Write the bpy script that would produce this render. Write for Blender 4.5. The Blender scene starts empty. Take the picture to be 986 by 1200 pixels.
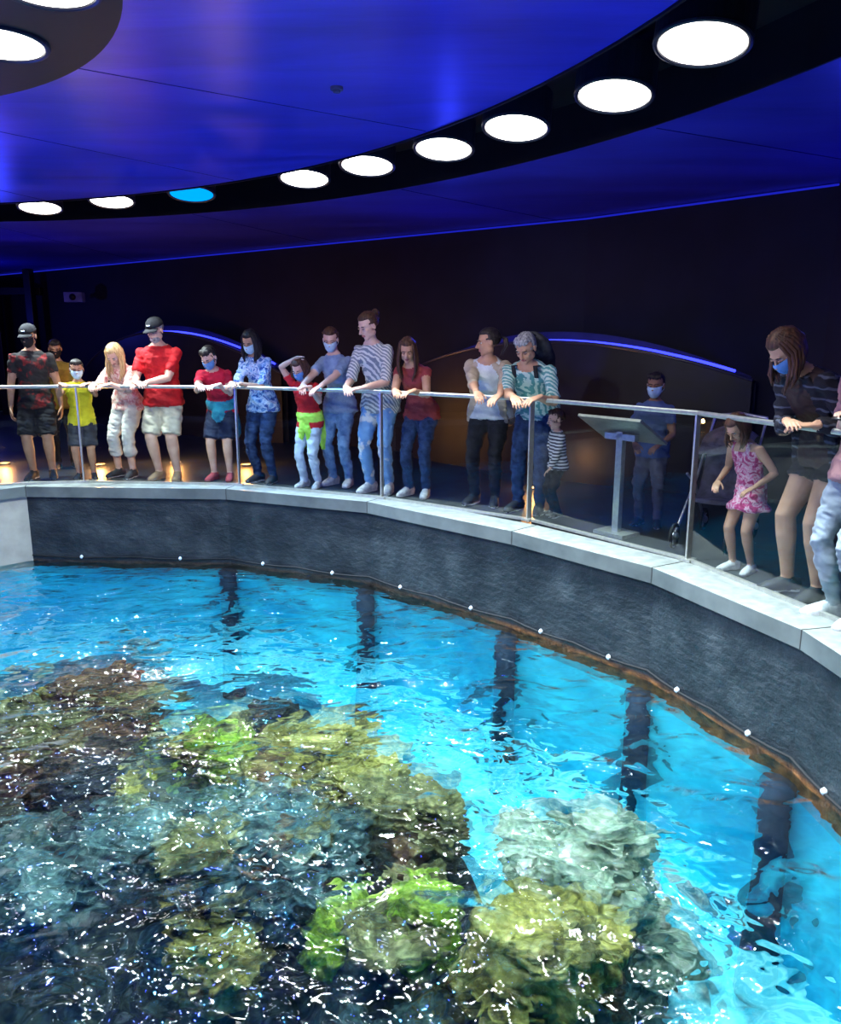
import bpy, bmesh, math, random
import numpy as np
from mathutils import Vector, Matrix, noise
from mathutils.bvhtree import BVHTree
V = Vector
random.seed(7)
scene = bpy.context.scene
try:
    scene.view_settings.view_transform = 'Standard'
    scene.view_settings.look = 'None'
except Exception:
    pass

# ------------------------------------------------------------------ materials
def newmat(name):
    m = bpy.data.materials.new(name); m.use_nodes = True
    nt = m.node_tree
    for n in list(nt.nodes): nt.nodes.remove(n)
    out = nt.nodes.new('ShaderNodeOutputMaterial')
    return m, nt, out
def c4(c): return (c[0], c[1], c[2], 1)
def ramp(nt, src, stops):
    r = nt.nodes.new('ShaderNodeValToRGB')
    el = r.color_ramp.elements
    while len(el) < len(stops): el.new(0.5)
    for e, (p, c) in zip(el, stops):
        e.position = p; e.color = c4(c)
    nt.links.new(src, r.inputs[0]); return r.outputs[0]
def coords(nt, scale=(1, 1, 1), rot=(0, 0, 0)):
    tc = nt.nodes.new('ShaderNodeTexCoord'); mp = nt.nodes.new('ShaderNodeMapping')
    mp.inputs['Scale'].default_value = scale; mp.inputs['Rotation'].default_value = rot
    nt.links.new(tc.outputs['Object'], mp.inputs[0]); return mp.outputs[0]
def noi(nt, vec, scale, detail=4, rough=.55, dist=0):
    n = nt.nodes.new('ShaderNodeTexNoise'); n.inputs['Scale'].default_value = scale
    n.inputs['Detail'].default_value = detail; n.inputs['Roughness'].default_value = rough
    n.inputs['Distortion'].default_value = dist
    nt.links.new(vec, n.inputs['Vector']); return n.outputs[0]
def finish(nt, out, col, rough=.7, bump=None, bs=.2, bd=.01, metal=0, spec=.3):
    b = nt.nodes.new('ShaderNodeBsdfPrincipled')
    if isinstance(col, tuple): b.inputs['Base Color'].default_value = c4(col)
    else: nt.links.new(col, b.inputs['Base Color'])
    b.inputs['Roughness'].default_value = rough; b.inputs['Metallic'].default_value = metal
    b.inputs['Specular IOR Level'].default_value = spec
    if bump is not None:
        bn = nt.nodes.new('ShaderNodeBump'); bn.inputs['Strength'].default_value = bs
        bn.inputs['Distance'].default_value = bd
        nt.links.new(bump, bn.inputs['Height']); nt.links.new(bn.outputs[0], b.inputs['Normal'])
    nt.links.new(b.outputs[0], out.inputs[0]); return b
_mc = {}
def M(name, c1, c2=None, scale=12, rough=.75, bs=.25, lo=.35, hi=.65, spec=.25, metal=0, sc3=(1, 1, 1), detail=4):
    if name in _mc: return _mc[name]
    m, nt, out = newmat(name)
    if c2 is None: c2 = tuple(x * .72 for x in c1)
    v = coords(nt, sc3); n = noi(nt, v, scale, detail)
    finish(nt, out, ramp(nt, n, [(lo, c2), (hi, c1)]), rough, n, bs, .01, metal, spec)
    _mc[name] = m; return m
def Mstripe(name, c1, c2, scale=30, axis='Z', distort=1.0, rot=(0, 0, 0), w=.5):
    if name in _mc: return _mc[name]
    m, nt, out = newmat(name)
    v = coords(nt, (1, 1, 1), rot)
    wv = nt.nodes.new('ShaderNodeTexWave'); wv.bands_direction = axis
    wv.inputs['Scale'].default_value = scale; wv.inputs['Distortion'].default_value = distort
    wv.inputs['Detail Scale'].default_value = 2
    nt.links.new(v, wv.inputs[0])
    finish(nt, out, ramp(nt, wv.outputs[1], [(w - .05, c1), (w + .05, c2)]), .85, wv.outputs[1], .05)
    _mc[name] = m; return m
def Mspots(name, cols, scale=20, lo=.3):
    if name in _mc: return _mc[name]
    m, nt, out = newmat(name)
    v = coords(nt); n = noi(nt, v, scale, 3, .5, 1.0)
    k = len(cols); st = [(.36 + .28 * i / (k - 1), c) for i, c in enumerate(cols)]
    finish(nt, out, ramp(nt, n, st), .85, n, .1)
    _mc[name] = m; return m
def Memit(name, c, s):
    if name in _mc: return _mc[name]
    m, nt, out = newmat(name)
    e = nt.nodes.new('ShaderNodeEmission'); e.inputs[0].default_value = c4(c); e.inputs[1].default_value = s
    nt.links.new(e.outputs[0], out.inputs[0]); _mc[name] = m; return m

skin_l = M('skin_light', (.66, .42, .32), (.55, .32, .24), 9, .55, .05)
skin_t = M('skin_tan', (.5, .28, .18), (.4, .21, .13), 9, .55, .05)
skin_d = M('skin_brown', (.3, .16, .1), (.25, .12, .07), 9, .55, .05)
lip = M('lip', (.4, .13, .12), None, 20, .5)
eyew = M('eye_white', (.6, .6, .6), None, 20, .3)
dark = M('dark_iris', (.015, .01, .01), None, 20, .3)
h_black = M('hair_black', (.03, .022, .02), (.008, .006, .006), 60, .45, .5, sc3=(1, 1, .15))
h_brown = M('hair_brown', (.10, .045, .025), (.03, .014, .009), 60, .45, .5, sc3=(1, 1, .15))
h_blond = M('hair_blond', (.62, .42, .2), (.32, .19, .08), 60, .45, .5, sc3=(1, 1, .15))
h_grey = M('hair_grey', (.36, .36, .37), (.10, .10, .11), 60, .5, .5, sc3=(1, 1, .3))
mask_w = M('mask_paleblue', (.5, .68, .82), None, 30, .8, .1)
mask_b = M('mask_blue', (.12, .28, .6), None, 30, .8, .1)
mask_k = M('mask_black', (.015, .015, .02), None, 30, .8, .1)
jeans = M('denim', (.03, .06, .15), (.01, .024, .07), 18, .9, .5)
jeans_l = M('denim_light', (.2, .34, .56), (.08, .17, .34), 14, .9, .5)
jeans_rip = M('denim_ripped', (.16, .32, .56), (.6, .6, .6), 7, .9, .5, lo=.36, hi=.42)
white_c = M('white_cotton', (.66, .69, .7), (.45, .48, .52), 10, .85, .4)
black_c = M('black_cotton', (.02, .02, .025), (.008, .008, .01), 12, .9, .5)
sneak_w = M('sneaker_white', (.6, .6, .6), (.32, .32, .34), 20, .7, .2)
sneak_k = M('sneaker_black', (.03, .03, .035), None, 20, .6, .2)

# ------------------------------------------------------------------ mesh helpers
class Part:
    def __init__(s, mat): s.v = []; s.f = []; s.mat = mat
def tube(mat, pts, rx, ry=None, side=V((1, 0, 0)), n=14, cap=.6):
    p = Part(mat); ry = ry or rx
    if not isinstance(rx, (list, tuple)): rx = [rx] * len(pts)
    if not isinstance(ry, (list, tuple)): ry = [ry] * len(pts)
    pts = [V(q) for q in pts]; rings = []
    m = len(pts); tans = []
    for i in range(m):
        t = (pts[min(i + 1, m - 1)] - pts[max(i - 1, 0)])
        if t.length < 1e-7: t = V((0, 0, 1))
        tans.append(t.normalized())
    items = [(pts[i], rx[i], ry[i], tans[i]) for i in range(m)]
    if cap > 0:
        r0 = min(rx[0], ry[0]); r1 = min(rx[-1], ry[-1])
        items = [(pts[0] - tans[0] * r0 * cap * .85, rx[0] * .5, ry[0] * .5, tans[0]), (pts[0] - tans[0] * r0 * cap * .5, rx[0] * .85, ry[0] * .85, tans[0])] + items + \
                [(pts[-1] + tans[-1] * r1 * cap * .5, rx[-1] * .85, ry[-1] * .85, tans[-1]), (pts[-1] + tans[-1] * r1 * cap * .85, rx[-1] * .5, ry[-1] * .5, tans[-1])]
    for (c, a, b, t) in items:
        u = side - t * side.dot(t)
        if u.length < 1e-3:
            u = V((0, 1, .3)); u = u - t * u.dot(t)
        u.normalize(); w = t.cross(u)
        idx = []
        for k in range(n):
            an = 2 * math.pi * k / n
            idx.append(len(p.v)); p.v.append(c + u * math.cos(an) * a + w * math.sin(an) * b)
        rings.append(idx)
    for a, b in zip(rings[:-1], rings[1:]):
        for k in range(n):
            p.f.append((a[k], a[(k + 1) % n], b[(k + 1) % n], b[k]))
    e0 = len(p.v); p.v.append(items[0][0]); e1 = len(p.v); p.v.append(items[-1][0])
    for k in range(n):
        p.f.append((e0, rings[0][(k + 1) % n], rings[0][k]))
        p.f.append((e1, rings[-1][k], rings[-1][(k + 1) % n]))
    return p
def ell(mat, c, r, ax=None, seg=16, rng=10, fn=None):
    p = Part(mat)
    ax = ax or (V((1, 0, 0)), V((0, 1, 0)), V((0, 0, 1)))
    for i in range(rng + 1):
        th = math.pi * i / rng
        for k in range(seg):
            ph = 2 * math.pi * k / seg
            d = V((math.sin(th) * math.cos(ph), math.sin(th) * math.sin(ph), math.cos(th)))
            s = fn(d) if fn else 1
            p.v.append(V(c) + ax[0] * d.x * r[0] * s + ax[1] * d.y * r[1] * s + ax[2] * d.z * r[2] * s)
    for i in range(rng):
        for k in range(seg):
            a = i * seg + k; b = i * seg + (k + 1) % seg
            p.f.append((a, a + seg, b + seg, b))
    return p
def box(mat, c, sx, sy, sz, ax=None):
    p = Part(mat); ax = ax or (V((1, 0, 0)), V((0, 1, 0)), V((0, 0, 1)))
    for i in (-1, 1):
        for j in (-1, 1):
            for k in (-1, 1):
                p.v.append(V(c) + ax[0] * i * sx / 2 + ax[1] * j * sy / 2 + ax[2] * k * sz / 2)
    p.f = [(0, 1, 3, 2), (4, 6, 7, 5), (0, 4, 5, 1), (2, 3, 7, 6), (0, 2, 6, 4), (1, 5, 7, 3)]
    return p
def join(parts):
    vs = []; fs = []; mi = []; mats = []
    for p in parts:
        o = len(vs); vs += [tuple(q) for q in p.v]
        if p.mat not in mats: mats.append(p.mat)
        k = mats.index(p.mat)
        fs += [tuple(i + o for i in f) for f in p.f]; mi += [k] * len(p.f)
    return vs, fs, mi, mats
def make(name, parts, smooth=True, bevel=0, parent=None, fixn=True):
    vs, fs, mi, mats = join(parts)
    me = bpy.data.meshes.new(name); me.from_pydata(vs, [], fs)
    for m in mats: me.materials.append(m)
    me.polygons.foreach_set('material_index', mi)
    if fixn:
        bm = bmesh.new(); bm.from_mesh(me); bmesh.ops.recalc_face_normals(bm, faces=bm.faces); bm.to_mesh(me); bm.free()
    me.polygons.foreach_set('use_smooth', [smooth] * len(me.polygons)); me.update()
    ob = bpy.data.objects.new(name, me); scene.collection.objects.link(ob)
    if bevel:
        b = ob.modifiers.new('bevel', 'BEVEL'); b.width = bevel; b.segments = 2; b.limit_method = 'ANGLE'
    if parent: ob.parent = parent
    return ob
def remesh(parts, vox, smooth=2, wr=0.0, cloth=()):
    """voxel-union the parts to ONE continuous surface, keep material by nearest source face"""
    vs, fs, mi, mats = join(parts)
    me = bpy.data.meshes.new('tmp'); me.from_pydata(vs, [], fs)
    bm = bmesh.new(); bm.from_mesh(me); bmesh.ops.recalc_face_normals(bm, faces=bm.faces); bm.to_mesh(me); bm.free()
    ob = bpy.data.objects.new('tmp', me); scene.collection.objects.link(ob)
    r = ob.modifiers.new('r', 'REMESH'); r.mode = 'VOXEL'; r.voxel_size = vox; r.adaptivity = 0
    if smooth:
        s = ob.modifiers.new('s', 'SMOOTH'); s.factor = .5; s.iterations = smooth
    dg = bpy.context.evaluated_depsgraph_get(); dg.update()
    ev = ob.evaluated_get(dg); m2 = ev.to_mesh()
    nv = len(m2.vertices); co = np.empty(nv * 3); m2.vertices.foreach_get('co', co); co = co.reshape(-1, 3)
    no = np.empty(nv * 3); m2.vertices.foreach_get('normal', no); no = no.reshape(-1, 3)
    faces = [tuple(p.vertices) for p in m2.polygons]
    cen = [p.center.copy() for p in m2.polygons]
    ev.to_mesh_clear()
    bvh = BVHTree.FromPolygons(vs, fs)
    fm = []
    for c in cen:
        _, _, i, _ = bvh.find_nearest(c)
        fm.append(mi[i] if i is not None else 0)
    if wr > 0:
        vc = np.zeros(nv, bool)
        for f, k in zip(faces, fm):
            if mats[k] not in cloth:
                for i in f: vc[i] = True
        for i in range(nv):
            if vc[i]:
                p = co[i]; q = V((p[0] * 8, p[1] * 8, p[2] * 15 + 4 * p[0]))
                d = noise.noise(q) * .8 - abs(noise.noise(q * 1.9)) * .9 + .2
                co[i] += no[i] * (d * wr)
    bpy.data.objects.remove(ob); bpy.data.meshes.remove(me)
    res = Part(None); res.v = [V(c) for c in co]; res.f = faces; res.fm = [mats[k] for k in fm]
    return res
def make_multi(name, pieces):
    vs = []; fs = []; mi = []; mats = []
    for p in pieces:
        o = len(vs); vs += [tuple(q) for q in p.v]; fs += [tuple(i + o for i in f) for f in p.f]
        ml = p.fm if hasattr(p, 'fm') else [p.mat] * len(p.f)
        for m in ml:
            if m not in mats: mats.append(m)
            mi.append(mats.index(m))
    me = bpy.data.meshes.new(name); me.from_pydata(vs, [], fs)
    for m in mats: me.materials.append(m)
    me.polygons.foreach_set('material_index', mi)
    me.polygons.foreach_set('use_smooth', [True] * len(fs)); me.update()
    ob = bpy.data.objects.new(name, me); scene.collection.objects.link(ob)
    return ob
def sstep(a, b, x):
    t = max(0, min(1, (x - a) / (b - a))); return t * t * (3 - 2 * t)

# ------------------------------------------------------------------ layout
TANK = [V(p) for p in [(-4.23, 8.35), (-2.05, 8.21), (-.52, 7.54), (.75, 6.33), (1.60, 5.27), (2.07, 4.07), (2.18, 2.77), (1.9, 1.5), (1.1, .6), (-4, .5), (-7.6, 2), (-7.6, 5.6), (-5.4, 7.3)]]
RAIL = [V(p) for p in [(-5.55, 8.15), (-3.70, 8.60), (-1.95, 8.42), (-.38, 7.70), (.94, 6.72), (1.90, 5.44), (2.36, 4.10), (2.5, 2.75), (2.25, 1.35), (1.35, .35)]]
RAILH = 1.065
WATER = -.82
def offset(poly, d, closed=True):
    out = []; n = len(poly)
    for i in range(n):
        p = poly[i]; a = poly[(i - 1) % n]; b = poly[(i + 1) % n]
        if not closed and i == 0: a = p - (b - p)
        if not closed and i == n - 1: b = p + (p - a)
        t1 = (p - a).normalized(); t2 = (b - p).normalized()
        n1 = V((-t1.y, t1.x)); n2 = V((-t2.y, t2.x))
        nn = (n1 + n2).normalized(); k = d / max(.4, nn.dot(n1))
        out.append(p + nn * k)
    return out
def strip(mat, polyA, zA, polyB, zB, closed=True):
    p = Part(mat); n = len(polyA)
    for a, b in zip(polyA, polyB):
        p.v.append(V((a.x, a.y, zA))); p.v.append(V((b.x, b.y, zB)))
    for i in range(n if closed else n - 1):
        j = (i + 1) % n; p.f.append((2 * i, 2 * j, 2 * j + 1, 2 * i + 1))
    return p
def rail_near(x, y):
    best = None
    for a, b in zip(RAIL[:-1], RAIL[1:]):
        ab = b - a; t = max(0, min(1, (V((x, y)) - a).dot(ab) / ab.dot(ab))); q = a + ab * t
        d = (V((x, y)) - q).length
        if best is None or d < best[0]:
            n = V((ab.y, -ab.x)).normalized()
            best = (d, q, n)
    return best[1], best[2]

# ------------------------------------------------------------------ room materials
def floor_mat():
    m, nt, out = newmat('carpet_dark'); v = coords(nt)
    n = noi(nt, v, 1.2, 3); n2 = noi(nt, v, 90, 3)
    finish(nt, out, ramp(nt, n, [(.35, (.012, .014, .02)), (.7, (.035, .045, .05))]), .4, n2, .2, .005)
    return m
def wall_mat():
    m, nt, out = newmat('dark_wall_paint'); v = coords(nt); n = noi(nt, v, 2, 4)
    finish(nt, out, ramp(nt, n, [(.3, (.004, .004, .010)), (.7, (.007, .007, .018))]), .75, n, .1)
    return m
def ceil_mat(name, a, b):
    m, nt, out = newmat(name)
    n = noi(nt, coords(nt, (.35, 1.6, 1), (0, 0, .7)), 1.2, 5, .6, .4)
    finish(nt, out, ramp(nt, n, [(.3, a), (.7, b)]), .3, n, .08, .05, 0, .5)
    return m
def tank_wall_mat():
    m, nt, out = newmat('tank_wall_slate'); v = coords(nt)
    n = noi(nt, v, 3, 6, .6); n2 = noi(nt, coords(nt, (1, 1, 1.6)), 12, 6, .6)
    base = ramp(nt, n, [(.3, (.008, .011, .015)), (.5, (.018, .024, .030)), (.72, (.042, .052, .060))])
    tc = nt.nodes.new('ShaderNodeTexCoord'); sp = nt.nodes.new('ShaderNodeSeparateXYZ'); nt.links.new(tc.outputs['Object'], sp.inputs[0])
    ad = nt.nodes.new('ShaderNodeMath'); ad.operation = 'MULTIPLY_ADD'; ad.inputs[1].default_value = .05; nt.links.new(n2, ad.inputs[0]); nt.links.new(sp.outputs[2], ad.inputs[2])
    mr = nt.nodes.new('ShaderNodeMapRange'); mr.inputs[1].default_value = -.785; mr.inputs[2].default_value = -.755; mr.inputs[3].default_value = 1; mr.inputs[4].default_value = 0
    nt.links.new(ad.outputs[0], mr.inputs[0])
    mx = nt.nodes.new('ShaderNodeMix'); mx.data_type = 'RGBA'
    nt.links.new(mr.outputs[0], mx.inputs[0]); nt.links.new(base, mx.inputs[6])
    al1 = ramp(nt, n2, [(.35, (.02, .012, .008)), (.6, (.05, .03, .018))]); al2 = ramp(nt, n2, [(.35, (.05, .02, .01)), (.6, (.26, .10, .025))])
    mrx = nt.nodes.new('ShaderNodeMapRange'); mrx.inputs[1].default_value = -.2; mrx.inputs[2].default_value = 1.4; nt.links.new(sp.outputs[0], mrx.inputs[0])
    ma = nt.nodes.new('ShaderNodeMix'); ma.data_type = 'RGBA'; nt.links.new(mrx.outputs[0], ma.inputs[0]); nt.links.new(al1, ma.inputs[6]); nt.links.new(al2, ma.inputs[7])
    nt.links.new(ma.outputs[2], mx.inputs[7])
    finish(nt, out, mx.outputs[2], .42, n2, .7, .03)
    return m
m_floor = floor_mat(); m_wall = wall_mat()
m_ceil_in = ceil_mat('ceiling_blue_panel', (.010, .012, .30), (.045, .05, .66))
m_ceil_out = ceil_mat('ceiling_blue_outer', (.015, .015, .28), (.04, .04, .5))
m_black = M('black_metal', (.004, .004, .006), None, 6, .5, .05)
m_tw = tank_wall_mat()
m_cop = M('coping_stone', (.22, .245, .23), (.14, .16, .15), 14, .4, .1, spec=.5)
m_copf = M('coping_steel_fascia', (.15, .17, .165), (.09, .105, .105), 3, .4, .05, metal=.2)
m_lightconc = M('light_concrete', (.34, .33, .29), (.26, .25, .22), 5, .7, .1)
m_steel = M('brushed_steel', (.5, .52, .46), (.4, .41, .38), 30, .35, .05, metal=.7)
blue_neon = Memit('blue_neon', (.03, .04, 1), 4)

# ------------------------------------------------------------------ floor / walls / ceiling
OUT = [V(p) for p in [(-9, 19), (-3, 19), (4, 17), (9, 11), (9, 8), (9, 5), (9, 2.7), (9, 0), (5, -4), (-4, -4), (-10, -4), (-10, 6), (-10, 12)]]
make('floor', [strip(m_floor, offset(TANK, .3), 0, OUT, 0)], smooth=False)
WALL = [V(p) for p in [(-9.3, 17.9), (-2.69, 13.0), (1.91, 9.53), (3.73, 7.48), (6, 3.5), (6.3, -3)]]
CZ = 2.91
def wallseg(name, a, b, z0=0, z1=3.35, th=.15):
    t = (b - a).normalized(); n = V((-t.y, t.x))
    c = (a + b) / 2 + n * th / 2
    return make(name, [box(m_wall, V((c.x, c.y, (z0 + z1) / 2)), (b - a).length + .1, th, z1 - z0, (V((t.x, t.y, 0)), V((n.x, n.y, 0)), V((0, 0, 1))))], smooth=False)
wallseg('wall_back_left', WALL[0], WALL[1]); wallseg('wall_back', WALL[1], WALL[2]); wallseg('wall_back_right', WALL[2], WALL[3])
wallseg('wall_right', WALL[3], WALL[4]); wallseg('wall_side', WALL[4], WALL[5])
wallseg('wall_left', V((-9.3, -3)), V((-9.3, 17.9))); wallseg('wall_front', V((6.3, -3)), V((-9.3, -3)))
RC = V((-5.66, 1.70))
def annulus(mat, c, r0, r1, z0, z1, n=128):
    p = Part(mat)
    for k in range(n):
        a = 2 * math.pi * k / n; d = V((math.cos(a), math.sin(a)))
        for r, z in ((r0, z0), (r1, z0), (r1, z1), (r0, z1)):
            p.v.append(V((c.x + d.x * r, c.y + d.y * r, z)))
    for k in range(n):
        a = 4 * k; b = 4 * ((k + 1) % n)
        for i in range(4):
            j = (i + 1) % 4; p.f.append((a + i, b + i, b + j, a + j))
    return p
RI, RO = 6.98, 8.12
ceilp = [annulus(m_ceil_in, RC, .01, RI, CZ, CZ + .3), annulus(m_ceil_out, RC, RO, 22, CZ, CZ + .3), annulus(m_black, RC, RI - .02, RO + .02, CZ + .3, CZ + .36)]
ceilp += [annulus(m_black, RC, RI, RI + .015, CZ - .012, CZ + .3), annulus(m_black, RC, RO - .015, RO, CZ - .012, CZ + .3)]
seam = M('ceiling_seam', (.01, .01, .14), None, 8)
for k in range(26):
    a = math.radians(-30 + k * 6.5)
    d = V((math.cos(a), math.sin(a), 0)); t = V((-d.y, d.x, 0))
    if k % 3 == 0: ceilp.append(box(seam, V((RC.x, RC.y, CZ)) + d * 11.2, 6, .010, .006, (d, t, V((0, 0, 1)))))
    if k % 3 == 1: ceilp.append(box(seam, V((RC.x, RC.y, CZ)) + d * 3.5, 6.9, .007, .004, (d, t, V((0, 0, 1)))))
ceiling = make('ceiling', ceilp, smooth=False)
HC = V((-3.39, 2.74))
make('ceiling_light_hub', [annulus(m_black, HC, .9, 2.34, CZ - .02, CZ + .05), annulus(m_black, HC, .88, .92, CZ - .02, CZ + .02)], smooth=False)

disc_w = Memit('lamp_white_lens', (1, .97, .9), 10)
disc_b = Memit('lamp_blue_lens', (.0, .3, 1), 1.6)
can_m = M('lamp_can', (.02, .02, .035), None, 5, .4, .02)
LP = [(-4.04, 8.92), (-3.12, 8.5), (-2.2, 8.1), (-1.01, 7.36), (-.43, 6.83), (.17, 6.26), (.63, 5.66), (1.11, 4.95), (1.33, 4.13)]
LP += [(1.52, 3.25), (1.5, 2.35), (-5.0, 9.1)]
def lamp(x, y, z, r, blue=False, h=.22, tilt=10):
    c = V((x, y, z)); q = V((-1.2 - x, 1.5 - y, 0)).normalized(); a = math.radians(tilt)
    ax = V((0, 0, -1)) * math.cos(a) + q * math.sin(a); u = ax.cross(q).normalized()
    top = c - ax * h
    P = [tube(can_m, [top, c - ax * .02], [r + .028] * 2, side=u, n=40, cap=0), tube(disc_b if blue else disc_w, [c - ax * .021, c - ax * .010], [r] * 2, side=u, n=40, cap=0)]
    w = ax.cross(u); rim = []
    for k in range(41):
        t = 2 * math.pi * k / 40; rim.append(c - ax * .015 + (u * math.cos(t) + w * math.sin(t)) * (r + .016))
    P.append(tube(can_m, rim, .014, n=8, side=ax, cap=0))
    return make('ceiling_lamp', P, smooth=False)
for i, (x, y) in enumerate(LP): lamp(x, y, CZ + .0, .200, i == 2)
HL = [(-1.92, 4.00), (-1.43, 3.38)]
for a in (-20, -60, -100, -140, 180, 140, 100, 72):
    HL.append((HC.x + 2.03 * math.cos(math.radians(a)), HC.y + 2.03 * math.sin(math.radians(a))))
for (x, y) in HL: lamp(x, y, CZ - .045, .18, False, .03, 3)
dp = M('detector_plastic', (.1, .1, .2))
for (x, y) in [(-.46, 4.75), (-3.4, 6.0)]:
    make('smoke_detector', [annulus(dp, V((x, y)), .001, .035, CZ - .015, CZ, 24), annulus(dp, V((x, y)), .001, .02, CZ - .028, CZ - .015, 24)], smooth=False)

covm = Memit('cove_blue', (.02, .03, 1), .5)
wp = offset(WALL, -.05, closed=False)
make('trim_1', [tube(covm, [V((p.x, p.y, CZ - .02)) for p in wp[:4]], .010, n=8)], smooth=True)
def arch(name, a, b, z0, zt):
    t = (b - a).normalized(); n = V((-t.y, t.x)); L = (b - a).length; K = 40
    face = Part(M('exhibit_panel', (.012, .012, .018), None, 4, .4, .02)); pts = []
    for k in range(K + 1):
        s = 2 * k / K - 1; z = z0 + (zt - z0) * (1 - s * s); q = a + t * (L * k / K) - n * .25 * (1 - s * s)
        pts.append(V((q.x, q.y, z)) + V((n.x, n.y, 0)) * .13)
        for (dn, zz) in ((0, 0.0), (0, z), (.12, z), (.12, 0)):
            face.v.append(V((q.x + n.x * dn, q.y + n.y * dn, zz)))
    for k in range(K):
        for i in range(4):
            j = (i + 1) % 4; face.f.append((4 * k + i, 4 * k + 4 + i, 4 * k + 4 + j, 4 * k + j))
    edge = tube(M('exhibit_edge', (.03, .03, .06), None, 4, .3), [p + V((-n.x * .13, -n.y * .13, .01)) for p in pts], .018, n=8)
    neon = tube(blue_neon, [p + V((n.x * .05, n.y * .05, .022)) for p in pts[3:-2]], .015, n=8)
    back = Part(M('exhibit_backboard', (.02, .02, .10), None, 4, .7, .05))
    for i, p in enumerate(pts):
        s = 2 * i / K - 1
        for zz in (0, .05 + .12 * (1 - s * s)): back.v.append(p + V((n.x * .12, n.y * .12, 0)) + V((0, 0, -.05 + zz)))
    for k in range(K): back.f.append((2 * k, 2 * k + 2, 2 * k + 3, 2 * k + 1))
    return make(name, [face, edge, neon, back], smooth=False)
arch('exhibit_wall', V((-.1, 10.6)), V((3.2, 7.75)), 1.16, 1.52)
arch('exhibit_wall', V((-6.3, 15.2)), V((-2.1, 12.1)), 1.05, 1.66)
make('door_1', [box(m_black, V((-7.75, 16.3, 1.45)), .14, .2, 2.9), box(m_black, V((-8.75, 16.9, 1.45)), .14, .2, 2.9), box(m_black, V((-8.25, 16.6, 2.5)), 1.2, .15, .15)], smooth=False, bevel=.01)
spk = M('speaker_plastic', (.12, .12, .35), None, 5)
make('wall_speaker', [box(spk, V((-6.45, 15.3, 2.32)), .34, .16, .18), box(m_black, V((-6.45, 15.45, 2.32)), .06, .3, .06), tube(m_black, [V((-6.45, 15.2, 2.32)), V((-6.45, 15.215, 2.32))], .06, n=20, side=V((1, 0, 0)))], smooth=False, bevel=.01)

# ------------------------------------------------------------------ tank
T0 = TANK; T1 = offset(TANK, .32); TW = offset(TANK, .03)
FZ = -.095
tank = make('tank_wall', [strip(m_tw, TW, FZ, TW, -3.1)], smooth=False, fixn=False)
tank.data.materials.append(m_lightconc)
tank.data.polygons[len(TW) - 1].material_index = 1; tank.data.polygons[len(TW) - 2].material_index = 1
cop = [strip(m_cop, T0, .018, T1, .018), strip(m_copf, T0, .018, T0, FZ), strip(m_copf, T0, FZ, TW, FZ), strip(m_cop, T1, .018, T1, -.02)]
jm = M('joint_dark', (.05, .05, .05))
for i in range(len(T0)):
    a = V((T0[i].x, T0[i].y, .019)); b = V((T1[i].x, T1[i].y, .019)); d = (b - a).normalized()
    cop.append(box(jm, (a + b) / 2, .006, (b - a).length, .003, (V((-d.y, d.x, 0)), d, V((0, 0, 1)))))
    cop.append(box(jm, V((a.x, a.y, -.039)) - d * .001, .006, .004, .114, (V((-d.y, d.x, 0)), d, V((0, 0, 1)))))
make('tank_coping', cop, smooth=False, fixn=False)
cable_m = M('cable_rubber', (.01, .01, .012)); clip_m = M('clip_white', (.7, .75, .85))
CB = offset(TANK, .015)
cb = [V((p.x, p.y, -.745)) for p in CB[:9]]
ref = []
for a, b in zip(cb[:-1], cb[1:]):
    K = 8
    for k in range(K): ref.append(a.lerp(b, k / K) + V((0, 0, -.02 * math.sin(math.pi * ((k * 2 / K) % 1)))))
cparts = [tube(cable_m, ref, .009, n=6)]
for i in range(2, len(ref), 4):
    cparts.append(ell(clip_m, ref[i] + V((0, 0, .01)), (.018, .018, .02), seg=10, rng=6))
    cparts.append(tube(clip_m, [ref[i] + V((0, 0, .01)), ref[i] + V((0, 0, .03))], .006, n=6))
make('rim_cable', cparts)

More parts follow.
